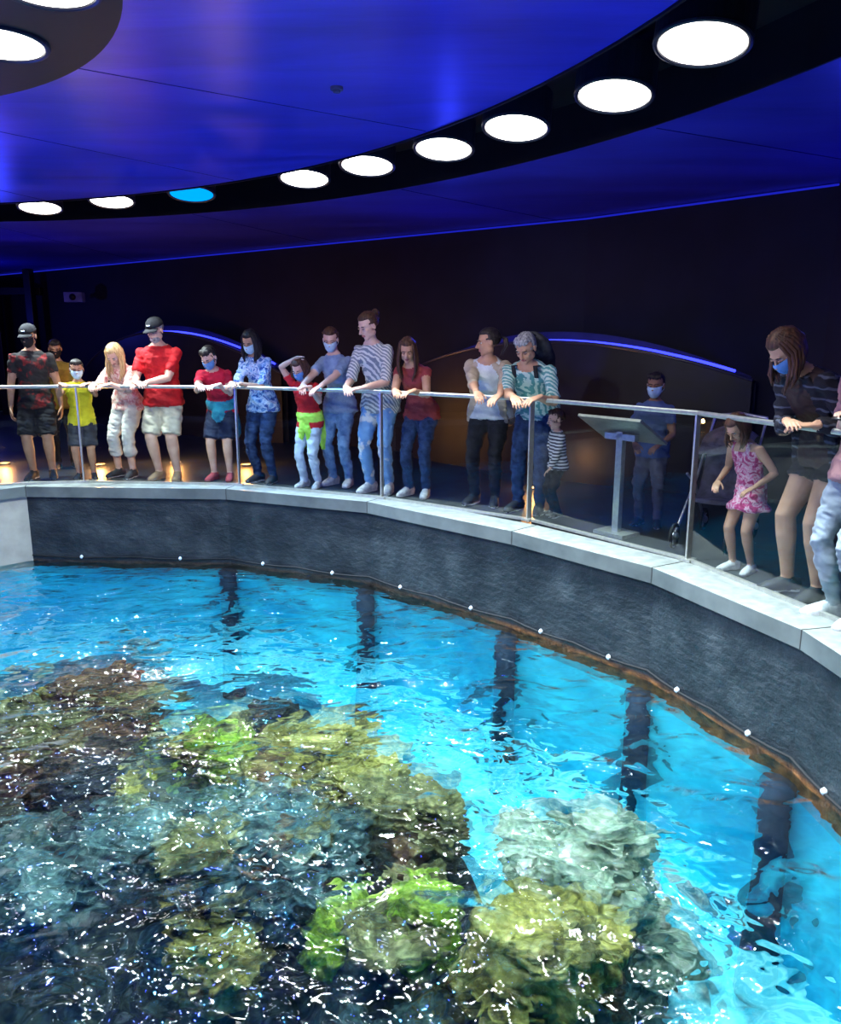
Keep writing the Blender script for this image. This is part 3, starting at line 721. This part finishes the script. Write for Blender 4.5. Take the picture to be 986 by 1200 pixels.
def person(name, pos, H, yaw=0, lean=(6, 12, 18), hy=0, bw=1, bd=1, fem=False, hk=1, hp=25, hyaw=0, skin=skin_l, top=white_c, sleeve=.55, skintop=False,
           bottom=jeans, leg='long', shoes=sneak_w, hair=('short', h_black, 0), mask=None, cap=None, hands=(None, None), over=None, oversleeve=None,
           tied=None, feet=((-.1, 0), (.1, 0)), hem=.045, vox=.011, beard=None, side=0, twist=0, hem_skirt=.33, blackstraps=None, facev=None):
    X, Y = pos
    rp_, nin = rail_near(X, Y)
    f0 = V((nin.x, nin.y, 0)) if facev is None else V((facev[0], facev[1], 0)).normalized()
    rot = Matrix.Rotation(math.radians(-yaw), 3, 'Z'); f = rot @ f0; up = V((0, 0, 1)); r = f.cross(up)
    rin = V((nin.x, nin.y, 0)); rt = rin.cross(up)
    base = V((X, Y, 0)); P = lambda x, y, z: base + r * x + f * y + up * z
    def dr(a, b=0): a = math.radians(a); return (f * math.sin(a) + up * math.cos(a) + r * math.sin(math.radians(side))).normalized()
    a1, a2, a3 = lean
    pel = P(0, hy, .520 * H); wai = pel + dr(a1) * .10 * H; che = wai + dr((a1 + a2) / 2) * .12 * H; shc = che + dr(a2) * .078 * H
    nb = shc + dr(a2) * .022 * H; hc = nb + dr(a3) * (.088 * H * (1 + (hk - 1) * .6))
    sr = (Matrix.Rotation(math.radians(-twist), 3, 'Z') @ r); k = bw
    body = []
    def ring(pts_w, mat, grow=0, cap_=.3, off=V((0, 0, 0))):
        return tube(mat, [q + off for q, _, _ in pts_w], [a * H * k + grow for _, a, _ in pts_w], [b * H * bd * k + grow for _, _, b in pts_w], side=r, n=24, cap=cap_)
    d1 = dr(a1); d2 = dr(a2)
    hipw = .099 if fem else .092; wst = .070 if fem else .084; chw = .082 if fem else .094; shw = .088 if fem else .100
    core = [(pel - up * .055 * H, .07, .055), (pel - up * .02 * H, hipw, .066), (pel + d1 * .02 * H, hipw * .97, .066), (wai, wst, .054 if fem else .062), (wai.lerp(che, .5), (wst + chw) / 2, .057), (che, chw, .062), (che + d2 * .04 * H, shw * .98, .056), (shc - d2 * .014 * H, shw * .90, .046), (shc + d2 * .004 * H, shw * .66, .040), (shc + d2 * .020 * H, .045, .034), (shc + d2 * .034 * H, .032, .030)]
    body.append(ring(core[:4], bottom, .004))
    if skintop:
        body.append(ring(core[3:7], top, .006)); body.append(ring(core[5:], skin, 0))
        for q in (-1, 1):
            body.append(tube(top, [che + sr * q * .05 * H + f * .055 * H * k, shc + sr * q * .055 * H + f * .03 * H + d2 * .010 * H, shc + sr * q * .055 * H - f * .03 * H + d2 * .008 * H, che + sr * q * .05 * H - f * .055 * H * k], [.012 * H] * 4, [.005 * H] * 4, side=sr, n=8))
    else:
        st = [(pel - up * hem * H, .116 if fem else .112, .080), (pel + d1 * .01 * H, hipw * 1.10, .076)] + core[3:9] + [(shc + d2 * .016 * H, .049, .038)]
        body.append(ring(st, top, .006, 0.1))
        body.append(ring(core[3:], skin, 0))
    if fem:
        for q in (-1, 1): body.append(ell(top, che + sr * q * .040 * H + f * .040 * H - d2 * .005 * H, (.038 * H, .034 * H, .036 * H), (sr, f, d2), 14, 10))
    if over is not None:
        ov = [(pel - d1 * .07 * H, hipw * 1.2, .07), (pel, hipw * 1.15, .07)] + core[3:9]
        body.append(ring(ov, over, .012, off=-f * .018 * H))
        for q in (-1, 1):
            body.append(tube(over, [shc + sr * q * .045 * H + f * .035 * H - d2 * .01 * H, che + sr * q * .066 * H + f * .05 * H, wai + sr * q * .075 * H + f * .045 * H, pel + sr * q * .09 * H + f * .05 * H - up * .07 * H], [.020 * H, .024 * H, .024 * H, .03 * H], [.012 * H] * 4, side=sr, n=10))
    body.append(tube(skin, [shc - d2 * .01 * H, nb + dr(a3) * .01 * H, hc - dr(a3) * .02 * H], [.038 * H * k ** .5, .030 * H, .029 * H], side=r))
    ank_h = .043 * H; thl = .245 * H; shl = .245 * H
    fparts = []
    for q, (fx, fy) in zip((-1, 1), feet):
        hip = pel + r * q * .047 * H * k - up * .012 * H
        ank = P(fx * H / 1.7, fy * H / 1.7, ank_h)
        kn, ank = ik(hip, ank, thl, shl, f + r * q * .12)
        leg_pts = [hip, hip.lerp(kn, .35), hip.lerp(kn, .75), kn, kn.lerp(ank, .28), kn.lerp(ank, .65), ank]
        lr = [x * H * k ** .6 for x in ((.054 if fem else .050), .050, .039, .0335, .0335, .025, .020)]
        lsk = skin if leg != 'long' else bottom
        body.append(tube(lsk, leg_pts, lr, side=r, n=16))
        if leg == 'long':
            body.append(tube(bottom, leg_pts[:6] + [ank.lerp(kn, .03)], [x + .006 for x in lr[:5]] + [lr[5] + .010, lr[6] + .013], side=r, n=16, cap=0))
        elif leg == 'shorts':
            e = hip.lerp(kn, .92); body.append(tube(bottom, [hip, hip.lerp(kn, .4), e], [lr[0] + .01, lr[1] + .016, lr[2] + .026], side=r, n=18, cap=0))
        elif leg == 'short':
            e = hip.lerp(kn, .42); body.append(tube(bottom, [hip, hip.lerp(kn, .2), e], [lr[0] + .008, lr[0] + .012, lr[1] + .012], side=r, n=18, cap=0))
        elif leg == 'crop':
            e = kn.lerp(ank, .55); body.append(tube(bottom, [hip, hip.lerp(kn, .5), kn, e], [lr[0] + .008, lr[1] + .008, lr[3] + .012, lr[4] + .012], side=r, n=18, cap=0))
        td = (f + r * q * .22).normalized(); tr_ = td.cross(up)
        A = V((ank.x, ank.y, 0))
        zc = [.032, .03, .03, .024, .018, .013]; fy_ = [-.042, -.02, .02, .055, .085, .108]; rxx = [.016, .022, .023, .027, .026, .017]; hh = [.026, .030, .030, .024, .018, .013]
        fparts.append(tube(shoes, [A + td * y_ * H + up * z_ * H for y_, z_ in zip(fy_, zc)], [x * H for x in rxx], [x * H for x in hh], side=tr_, n=14))
        fparts.append(tube(shoes, [ank - up * .01 * H, ank + up * .012 * H], [.026 * H, .025 * H], side=r, n=12))
        fparts.append(tube(sneak_w if shoes is sneak_k or shoes is sneak_w else shoes, [A + td * y_ * H + up * .006 * H for y_ in fy_], [x * H * 1.08 for x in rxx], [.006 * H] * 6, side=tr_, n=12))
    if leg == 'skirt':
        body.append(tube(bottom, [wai, pel, pel - up * hem_skirt * .5 * H, pel - up * hem_skirt * H * .8], [wst * H, hipw * H * 1.05, hipw * H * 1.25, hipw * H * 1.5], [.058 * H, .075 * H, .1 * H, .12 * H], side=r, n=24, cap=0))
    hp_parts = []
    ual = .172 * H; fal = .148 * H
    for q, hs in zip((-1, 1), hands):
        S = shc + sr * q * (.086 if fem else .098) * H * k - d2 * .026 * H
        if hs is None: hs = dict(loc=(q * .2 * H / 1.7, .06, .46 * H))
        if 'rail' in hs:
            a_, i_, z_ = hs['rail']; T = V((rp_.x, rp_.y, RAILH)) + rt * a_ + rin * i_ + up * z_
        elif 'head' in hs:
            a_, i_, z_ = hs['head']; T = hc + r * a_ + f * i_ + up * z_
        else: T = P(*hs['loc'])
        po = hs.get('pole', (q * .38, -.3, -.9)); pole = r * po[0] + f * po[1] + up * po[2]
        E, W = ik(S, T, ual, fal, pole)
        arr = [x * H * k ** .6 for x in (.028, .0265, .0235, .022, .0225, .0165, .0145)]
        ap = [S, S.lerp(E, .4), S.lerp(E, .85), E, E.lerp(W, .25), E.lerp(W, .75), W]
        body.append(tube(skin, ap, arr, side=f, n=14))
        smat = oversleeve or over or top
        if sleeve > 0:
            if sleeve <= 1:
                e = S.lerp(E, sleeve); body.append(tube(smat, [S - (E - S) * .04, S.lerp(E, sleeve * .5), e], [arr[0] + .004, arr[1] + .007, arr[2] + .013], side=f, n=16, cap=.3 if sleeve < .3 else 0))
                body.append(ell(smat, S, (arr[0] + .005,) * 3, None, 14, 10))
            else:
                u = sleeve - 1; e = E.lerp(W, u)
                body.append(tube(smat, [S, S.lerp(E, .5), E, E.lerp(W, u * .5), e], [arr[0] + .008, arr[1] + .008, arr[3] + .011, arr[4] + .010, arr[5] + .012], side=f, n=16, cap=.3))
                body.append(ell(smat, S, (arr[0] + .009,) * 3, None, 14, 10))
        hd = hs.get('d', (-q * .45, .6, -.35)); hn = hs.get('n', (0, -.25, -1))
        fd = (W - E).normalized()
        D = (r * hd[0] + f * hd[1] + up * hd[2]).normalized() * .7 + fd * .4
        Nn = r * hn[0] + f * hn[1] + up * hn[2]
        hp_parts.append(remesh(hand(skin, W, D, Nn, q, H / 1.72 * (1.0 if not fem else .95), hs.get('curl', .45)), .0045, 1))
        if hs.get('phone'):
            dN = D.normalized(); q0 = W + dN * .10 + Nn.normalized() * .02
            bx = (dN.cross(V((0, 0, 1)))).normalized()
            hp_parts.append(box(dark, q0, .008, .075, .15, (Nn.normalized(), bx, bx.cross(Nn.normalized()).normalized())))
    if tied is not None:
        body.append(tube(tied, [pel + d1 * .055 * H, pel + d1 * .01 * H], [hipw * H * k * 1.12 + .012] * 2, [.078 * H * k * bd + .014] * 2, side=r, n=22, cap=.4))
        for q in (-1, 1):
            s0 = pel + f * .075 * H * k + r * q * .012 + up * .03 * H
            body.append(tube(tied, [s0, s0 + f * .012 - up * .07 * H + r * q * .02, s0 - up * .17 * H + r * q * .045], [.022 * H, .026 * H, .024 * H], [.012 * H, .014 * H, .01 * H], side=r, n=10))
            body.append(tube(tied, [pel - f * .05 * H + r * q * .07 * H, pel - f * .05 * H + r * q * .09 * H - up * .12 * H, pel - f * .05 * H + r * q * .09 * H - up * .22 * H], [.05 * H, .055 * H, .045 * H], [.02 * H, .022 * H, .015 * H], side=f, n=12))
        body.append(ell(tied, pel + f * .08 * H * k + up * .03 * H, (.022 * H,) * 3, None, 10, 8))
    hf0 = Matrix.Rotation(math.radians(-hyaw), 3, 'Z') @ f; pr = math.radians(hp)
    hf = hf0 * math.cos(pr) - up * math.sin(pr); hu = hf0 * math.sin(pr) + up * math.cos(pr)
    s = H * .134 / .235 * hk
    hA, hB = head_parts(hc, hf, hu, s, skin, hair, mask, cap, beard=beard)
    pieces = [remesh(body + fparts, vox, 2, .018, (skin, shoes)), remesh(hA, .0058 * s, 2)] + hp_parts + hB
    if blackstraps is not None:
        for q in (-1, 1):
            pieces.append(tube(blackstraps, [che + sr * q * .055 * H + f * .080 * H, shc + sr * q * .055 * H + f * .045 * H + d2 * .016 * H, shc + sr * q * .055 * H - f * .04 * H + d2 * .016 * H, che + sr * q * .06 * H - f * .085 * H], [.02] * 4, [.006] * 4, side=sr, n=8))
    ob = make_multi(name, pieces)
    return dict(f=f, r=r, che=che, shc=shc, d2=d2, pel=pel, hc=hc)

def on(a, i=.0, z=.035, **k): return dict(rail=(a, i, z), **k)

person('man', (-4.32, 8.98), 1.72, yaw=0, lean=(2, 4, 12), hp=18, hyaw=15, skin=skin_t, top=Mspots('tshirt_black_red', [(.02, .02, .02), (.02, .02, .022), (.03, .02, .02), (.22, .02, .02)], 9), bottom=black_c, leg='shorts', shoes=sneak_k, hair=('short', h_black, 0), mask=mask_k, cap=black_c,
       hands=(dict(loc=(-.26, .02, .82), d=(0, .1, -1), n=(1, 0, 0)), dict(loc=(.26, .03, .82), d=(0, .1, -1), n=(-1, 0, 0))), bw=1.05)
person('man', (-4.40, 9.75), 1.56, yaw=-10, lean=(2, 4, 12), hp=18, skin=skin_t, top=M('jacket_mustard', (.35, .24, .04), (.2, .13, .02), 10), sleeve=1.9, bottom=black_c, hair=('short', h_black, 0), mask=mask_k, shoes=sneak_k, vox=.013)
person('boy', (-3.80, 8.92), 1.32, lean=(3, 6, 10), hp=10, hyaw=-10, skin=skin_t, top=M('tshirt_yellow', (.78, .72, .03), (.55, .5, .02), 9), bottom=M('shorts_charcoal', (.05, .055, .07), None, 12), leg='shorts', shoes=sneak_k, hair=('short', h_black, 0), mask=mask_w, hk=1.17,
       hands=(on(-.16, .03, .03), on(.12, .03, .03)))
person('woman', (-3.40, 9.06), 1.66, yaw=14, lean=(28, 42, 36), hy=-.12, fem=True, hp=46, hyaw=-10, skin=skin_l, top=Mspots('blouse_peach', [(.6, .2, .2), (.75, .45, .38), (.8, .66, .56)], 24), sleeve=1.0, bottom=M('pants_white', (.6, .58, .54), None, 8), leg='crop', shoes=sneak_k, hair=('long', h_blond, .26), mask=None, side=-16,
       hands=(on(-.18, .10, .03), on(.0, .10, .03)), bw=1.05)
person('man', (-2.86, 8.9), 1.79, lean=(3, 8, 16), hp=22, hyaw=12, skin=skin_l, top=M('polo_red', (.62, .015, .02), (.36, .008, .012), 8), sleeve=.75, bottom=M('shorts_khaki', (.6, .54, .42), (.42, .38, .3), 9), leg='shorts', shoes=M('shoe_tan', (.3, .2, .12)), hair=('short', h_grey, 0), cap=black_c, beard=h_grey, bw=1.16, bd=1.18,
       hands=(on(.02, .0, .04, d=(.7, .4, -.1)), on(.12, .03, .05, d=(-.8, .3, -.1))))
person('boy', (-2.24, 8.85), 1.56, lean=(20, 38, 32), hy=-.1, hp=36, hyaw=10, skin=skin_l, top=M('tshirt_crimson', (.6, .015, .05), (.35, .01, .03), 9), bottom=M('shorts_navy', (.02, .03, .07)), leg='shorts', hair=('short', h_black, 0), mask=mask_b, hk=1.1, tied=M('hoodie_cyan', (.05, .42, .52), (.03, .24, .34), 9), shoes=M('sandal', (.3, .05, .06)),
       hands=(on(-.18, .06, .03), on(.02, .10, .03)))
person('woman', (-1.72, 8.72), 1.68, lean=(8, 18, 24), fem=True, hp=28, hyaw=-5, skin=skin_t, top=Mspots('blouse_tiedye', [(.03, .08, .3), (.2, .38, .65), (.6, .7, .82), (.05, .12, .4)], 16), sleeve=.9, bottom=jeans, shoes=sneak_k, hair=('long', h_black, .2), mask=mask_w,
       hands=(on(-.02, .06, .04, d=(.7, .5, -.2)), on(.05, .1, .05, d=(-.7, .5, -.2))))
person('girl', (-1.17, 8.4), 1.38, lean=(8, 20, 26), fem=False, hp=34, hyaw=0, skin=skin_l, top=M('tshirt_red', (.62, .02, .03), (.36, .01, .02), 9), bottom=M('pants_ice', (.55, .66, .8), None, 8), shoes=sneak_w, hair=('long', h_brown, .08), mask=mask_b, hk=1.14, tied=M('jacket_neon', (.5, .9, .12), (.3, .6, .06), 9),
       hands=(on(-.22, .03, .03), dict(head=(.02, .06, .10), d=(-.8, .3, .2), n=(0, .1, -1), pole=(1, .2, .2), curl=.25)))
person('woman', (-.86, 8.52), 1.70, lean=(7, 16, 22), fem=True, hp=24, hyaw=-22, skin=skin_l, top=M('top_blue_grey', (.26, .36, .5), (.14, .2, .33), 9), sleeve=.8, bottom=jeans_l, shoes=sneak_w, hair=('tied', h_brown, .2), mask=mask_w,
       hands=(on(-.12, .03, .04), on(.08, .05, .04)))
person('woman', (-.42, 8.12), 1.86, lean=(12, 24, 22), hy=-.03, fem=True, hp=24, hyaw=25, skin=skin_l, top=Mstripe('shirt_striped', (.6, .6, .54), (.2, .23, .25), 14, 'DIAGONAL', 1.5), sleeve=.95, bottom=jeans_rip, shoes=sneak_w, hair=('bun', h_brown, 0),
       hands=(on(-.06, .08, .04, d=(.8, .4, -.1)), on(.12, .10, .04, d=(-.6, .5, -.2))), hem=.07)
person('woman', (-.03, 7.92), 1.66, yaw=-12, lean=(24, 36, 26), hy=-.1, fem=True, hp=24, hyaw=-20, skin=skin_t, top=M('tank_maroon', (.32, .05, .05), (.2, .03, .03), 9), sleeve=.25, bottom=jeans, hair=('long', h_brown, .26), shoes=sneak_w,
       hands=(on(-.30, .08, .03), on(-.12, .12, .03)))
person('woman', (.62, 7.52), 1.76, yaw=-14, lean=(30, 38, 10), hy=-.14, fem=True, hp=8, hyaw=62, skin=skin_t, top=white_c, over=M('cardigan_beige', (.46, .38, .28), (.32, .26, .19), 9), sleeve=1.35, bottom=black_c, hair=('tied', h_black, .16), shoes=sneak_k, bw=1.1, bd=1.1, side=-6,
       hands=(on(-.46, .08, .03), on(-.27, .14, .03)))
inf = person('man', (1.0, 7.18), 1.82, yaw=-8, lean=(40, 54, 26), hy=-.18, hp=34, hyaw=6, skin=skin_t, top=Mstripe('shirt_plaid_green', (.42, .56, .5), (.08, .26, .26), 11, 'DIAGONAL', 3), sleeve=.85, bottom=jeans, hair=('short', h_grey, 0), shoes=sneak_k, bw=1.08, side=-4,
       hands=(on(-.36, .14, .03), on(-.16, .20, .03)), blackstraps=black_c)
def backpack(i):
    f, r, d2 = i['f'], i['r'], i['d2']; b = r.cross(d2).normalized(); b = b if b.dot(f) < 0 else -b
    c = i['che'] + b * .23 + d2 * .06
    bk = M('backpack_grey', (.06, .065, .07), (.02, .02, .025), 14, .8)
    P = [tube(bk, [c - d2 * .23, c - d2 * .1, c + d2 * .1, c + d2 * .20], [.13, .155, .15, .11], [.08, .105, .1, .06], side=r, n=20), tube(bk, [c + b * .09 - d2 * .16, c + b * .11 - d2 * .02], [.1, .1], [.05, .05], side=r, n=16),
         tube(black_c, [c + d2 * .23 - r * .04, c + d2 * .27, c + d2 * .23 + r * .04], [.008] * 3, side=f, n=8)]
    make('backpack', P)
backpack(inf)
person('toddler', (1.22, 6.98), .92, yaw=25, lean=(3, 5, 5), hp=10, skin=skin_l, top=Mstripe('shirt_toddler_stripe', (.6, .6, .6), (.03, .03, .05), 11, 'Z', .3), sleeve=1.8, bottom=black_c, hair=('short', h_brown, 0), hk=1.42, shoes=sneak_k, vox=.008, bw=1.12,
       hands=(dict(loc=(-.1, .12, .42)), dict(loc=(.2, .12, .36))))
person('boy', (1.95, 6.62), 1.27, yaw=0, lean=(2, 4, 6), hp=8, skin=skin_d, top=M('tshirt_slate', (.08, .12, .25), None, 9), bottom=M('pants_grey', (.12, .12, .15)), hair=('short', h_black, 0), mask=mask_w, hk=1.18, shoes=sneak_k, facev=(-.5, -.86),
       hands=(dict(loc=(-.1, .2, .72)), dict(loc=(.1, .2, .72))))
fl_dress = Mspots('dress_floral', [(.3, .03, .10), (.5, .06, .2), (.7, .5, .54), (.6, .1, .25)], 22)
person('girl', (2.22, 5.24), 1.11, yaw=-8, lean=(12, 24, 40), hp=45, skin=skin_t, top=fl_dress, skintop=True, sleeve=0, bottom=fl_dress, leg='skirt', hem_skirt=.15, hair=('long', h_brown, .12), hk=1.18, shoes=sneak_w, vox=.008,
       hands=(dict(loc=(-.14, .14, .62)), dict(loc=(.14, .16, .62))), feet=((-.09, 0), (.10, .05)))
person('woman', (2.36, 4.70), 1.74, yaw=4, lean=(22, 38, 42), hy=-.1, fem=True, hp=50, hyaw=0, skin=skin_t, top=M('top_brown', (.05, .03, .024), None, 9), over=Mstripe('jacket_dark_stripe', (.012, .012, .018), (.07, .08, .11), 5, 'Z', 3, w=.9), sleeve=1.88, bottom=black_c, leg='short', hair=('long', h_brown, .2), mask=mask_b, shoes=sneak_k, vox=.008, bw=1.1,
       hands=(on(-.24, .08, .03, d=(.7, .5, -.1)), on(-.10, .14, .04, d=(-.8, .3, -.1))), feet=((-.11, -.02), (.10, .02)))
person('woman', (2.40, 4.24), 1.70, yaw=8, lean=(2, 6, 14), fem=True, hp=34, skin=skin_l, top=M('tshirt_rose', (.34, .18, .18)), sleeve=.8, bottom=M('pants_pale', (.28, .34, .38)), hair=('long', h_brown, .3), shoes=sneak_w, vox=.009,
       hands=(on(-.10, .06, .1, d=(.6, .6, .1)), on(.02, .08, .10, d=(-.5, .6, .1), phone=True)))

# ------------------------------------------------------------------ lectern + stroller
def lectern():
    c = V((1.60, 6.30, 0)); q, n = rail_near(c.x, c.y); f = V((n.x, n.y, 0)); r = f.cross(V((0, 0, 1)))
    up = V((0, 0, 1)); pan = M('sign_panel', (.5, .53, .58), (.3, .33, .4), 5, .4)
    nrm = (up * .85 - f * .5).normalized(); sl = nrm.cross(r).normalized()
    parts = [box(m_steel, c + up * .42, .06, .05, .84, (r, f, up)), box(m_steel, c + up * .015, .30, .22, .03, (r, f, up)),
             box(m_steel, c + up * .86, .62, .40, .022, (r, sl, nrm)), box(pan, c + up * .86 + nrm * .013, .57, .35, .006, (r, sl, nrm)),
             box(m_steel, c + up * .80, .3, .05, .05, (r, f, up))]
    for k in range(4): parts.append(box(M('sign_print', (.08, .1, .2)), c + up * .86 + nrm * .018 + sl * (-.1 + .065 * k) - r * .05, .36, .02, .002, (r, sl, nrm)))
    make('information_lectern', parts, smooth=False, bevel=.004)
lectern()
def stroller():
    c = V((2.30, 6.02, 0)); P = []; fab = M('stroller_fabric', (.10, .09, .13), (.04, .035, .05), 12); wh = M('stroller_wheel', (.02, .02, .02)); fr = M('stroller_frame', (.4, .4, .43), None, 8, .3, metal=.6)
    f = V((-.6, -.8, 0)); r = f.cross(V((0, 0, 1))); L = lambda x, y, z: c + r * x + f * y + V((0, 0, z))
    for q in (-.2, .2):
        P += [tube(fr, [L(q, -.45, .95), L(q, -.1, .5), L(q, .35, .1)], .011, n=8), tube(fr, [L(q, -.35, .1), L(q, -.05, .45), L(q, .15, .55)], .011, n=8)]
        for y in (-.35, .35):
            ring = [L(q, y + .085 * math.cos(t * math.pi / 8), .1 + .085 * math.sin(t * math.pi / 8)) for t in range(17)]
            P += [tube(wh, ring, .014, n=8, side=r), tube(fr, [L(q - .015, y, .1), L(q + .015, y, .1)], .03, n=12)]
            for a in range(5): P.append(tube(fr, [L(q, y, .1), L(q, y + .08 * math.cos(a * 1.256), .1 + .08 * math.sin(a * 1.256))], .004, n=5))
    P += [tube(fr, [L(-.2, -.45, .95), L(0, -.49, .97), L(.2, -.45, .95)], .014, n=8), tube(fab, [L(0, .2, .36), L(0, -.02, .34), L(0, -.12, .42), L(0, -.24, .78)], [.17, .18, .18, .17], [.02, .025, .03, .02], side=r, n=16)]
    can = Part(fab); K = 10
    for k in range(K + 1):
        a = math.radians(20 + 90 * k / K)
        for j in range(9):
            x = -.19 + .38 * j / 8; R_ = .3 * (1 - .25 * (x / .19) ** 2)
            can.v.append(L(x, -.26 + R_ * math.cos(a), .60 + R_ * math.sin(a)))
    for k in range(K):
        for j in range(8): a = k * 9 + j; can.f.append((a, a + 1, a + 10, a + 9))
    P.append(can); make('stroller', P)
stroller()

# ------------------------------------------------------------------ lights
def spot(x, y, z, tx, ty, tz, e, col, ang=110, blend=.6, rad=.12):
    l = bpy.data.lights.new('spot', 'SPOT'); l.energy = e; l.color = col; l.spot_size = math.radians(ang); l.spot_blend = blend; l.shadow_soft_size = rad
    o = bpy.data.objects.new('spot_lamp', l); o.location = (x, y, z); d = V((tx - x, ty - y, tz - z)); o.rotation_euler = d.to_track_quat('-Z', 'Y').to_euler(); scene.collection.objects.link(o)
def point(x, y, z, e, col, rad=.05):
    l = bpy.data.lights.new('point', 'POINT'); l.energy = e; l.color = col; l.shadow_soft_size = rad
    o = bpy.data.objects.new('point_light', l); o.location = (x, y, z); scene.collection.objects.link(o)
for i, (x, y) in enumerate(LP):
    spot(x, y, CZ - .06, x * .6 - .5, y * .6 + .8, -2, 600, (.8, .96, 1) if i != 2 else (.05, .4, 1), 92, .6, .08)
for (x, y, tx, ty, e) in [(-1.88, 3.98, -2.4, 9, 330), (-1.41, 3.4, .3, 7.6, 380), (-1.41, 3.4, 2.4, 4.8, 260), (HL[2][0], HL[2][1], 1.4, 6.6, 230), (HL[9][0], HL[9][1], -4, 9, 290)]:
    spot(x, y, CZ - .12, tx, ty, 1.25, e * .85, (1, .94, .88), 50, .9, .04)
for (x, y) in [(-2.4, 3.2), (-1.0, 4.6), (-3.8, 5.4), (-.2, 2.6), (-2.6, 6.6)]:
    spot(x, y, CZ - .12, x, y, -2, 600, (.8, .96, 1), 110, .6, .06)
for (x, y, e) in [(-3.2, 5.2, 56), (-.9, 3.2, 50), (-4.8, 2.5, 46), (.6, 3.9, 24), (-1.2, 6.4, 34)]:
    point(x, y, 1.0, e, (.04, .06, 1))  # bare blue points added in mid-air to wash the ceiling; no fixture here
for (x, y, e) in [(3.2, 6.3, 14), (.3, 9.0, 12), (-5.5, 11, 20), (-8.4, 14.6, 50), (3.8, 4.6, 14)]:
    point(x, y, 1.9, e, (.03, .05, 1))
warm = Memit('floor_uplight_lens', (1, .42, .1), 14)
for (x, y, e) in [(-4.05, 9.9, 34), (-3.15, 10.1, 30), (1.2, 8.3, 14), (-5.3, 10.0, 30), (-2.2, 9.9, 20)]:
    make('floor_uplight', [annulus(m_steel, V((x, y)), .05, .07, 0, .02, 24), annulus(warm, V((x, y)), .001, .05, 0, .012, 24)], smooth=False)
    point(x, y, .20, e, (1, .42, .12), .04)

w = bpy.data.worlds.new('world'); scene.world = w; w.use_nodes = True
w.node_tree.nodes['Background'].inputs[0].default_value = (.02, .03, .08, 1); w.node_tree.nodes['Background'].inputs[1].default_value = .3

cam = bpy.data.cameras.new('camera'); co = bpy.data.objects.new('camera', cam); scene.collection.objects.link(co)
co.location = (0, 0, 1.56); co.rotation_euler = (math.radians(90 - 12.3), 0, 0)
cam.sensor_fit = 'VERTICAL'; cam.sensor_height = 36; cam.lens = 27.9; cam.clip_start = .05; cam.clip_end = 100
scene.camera = co
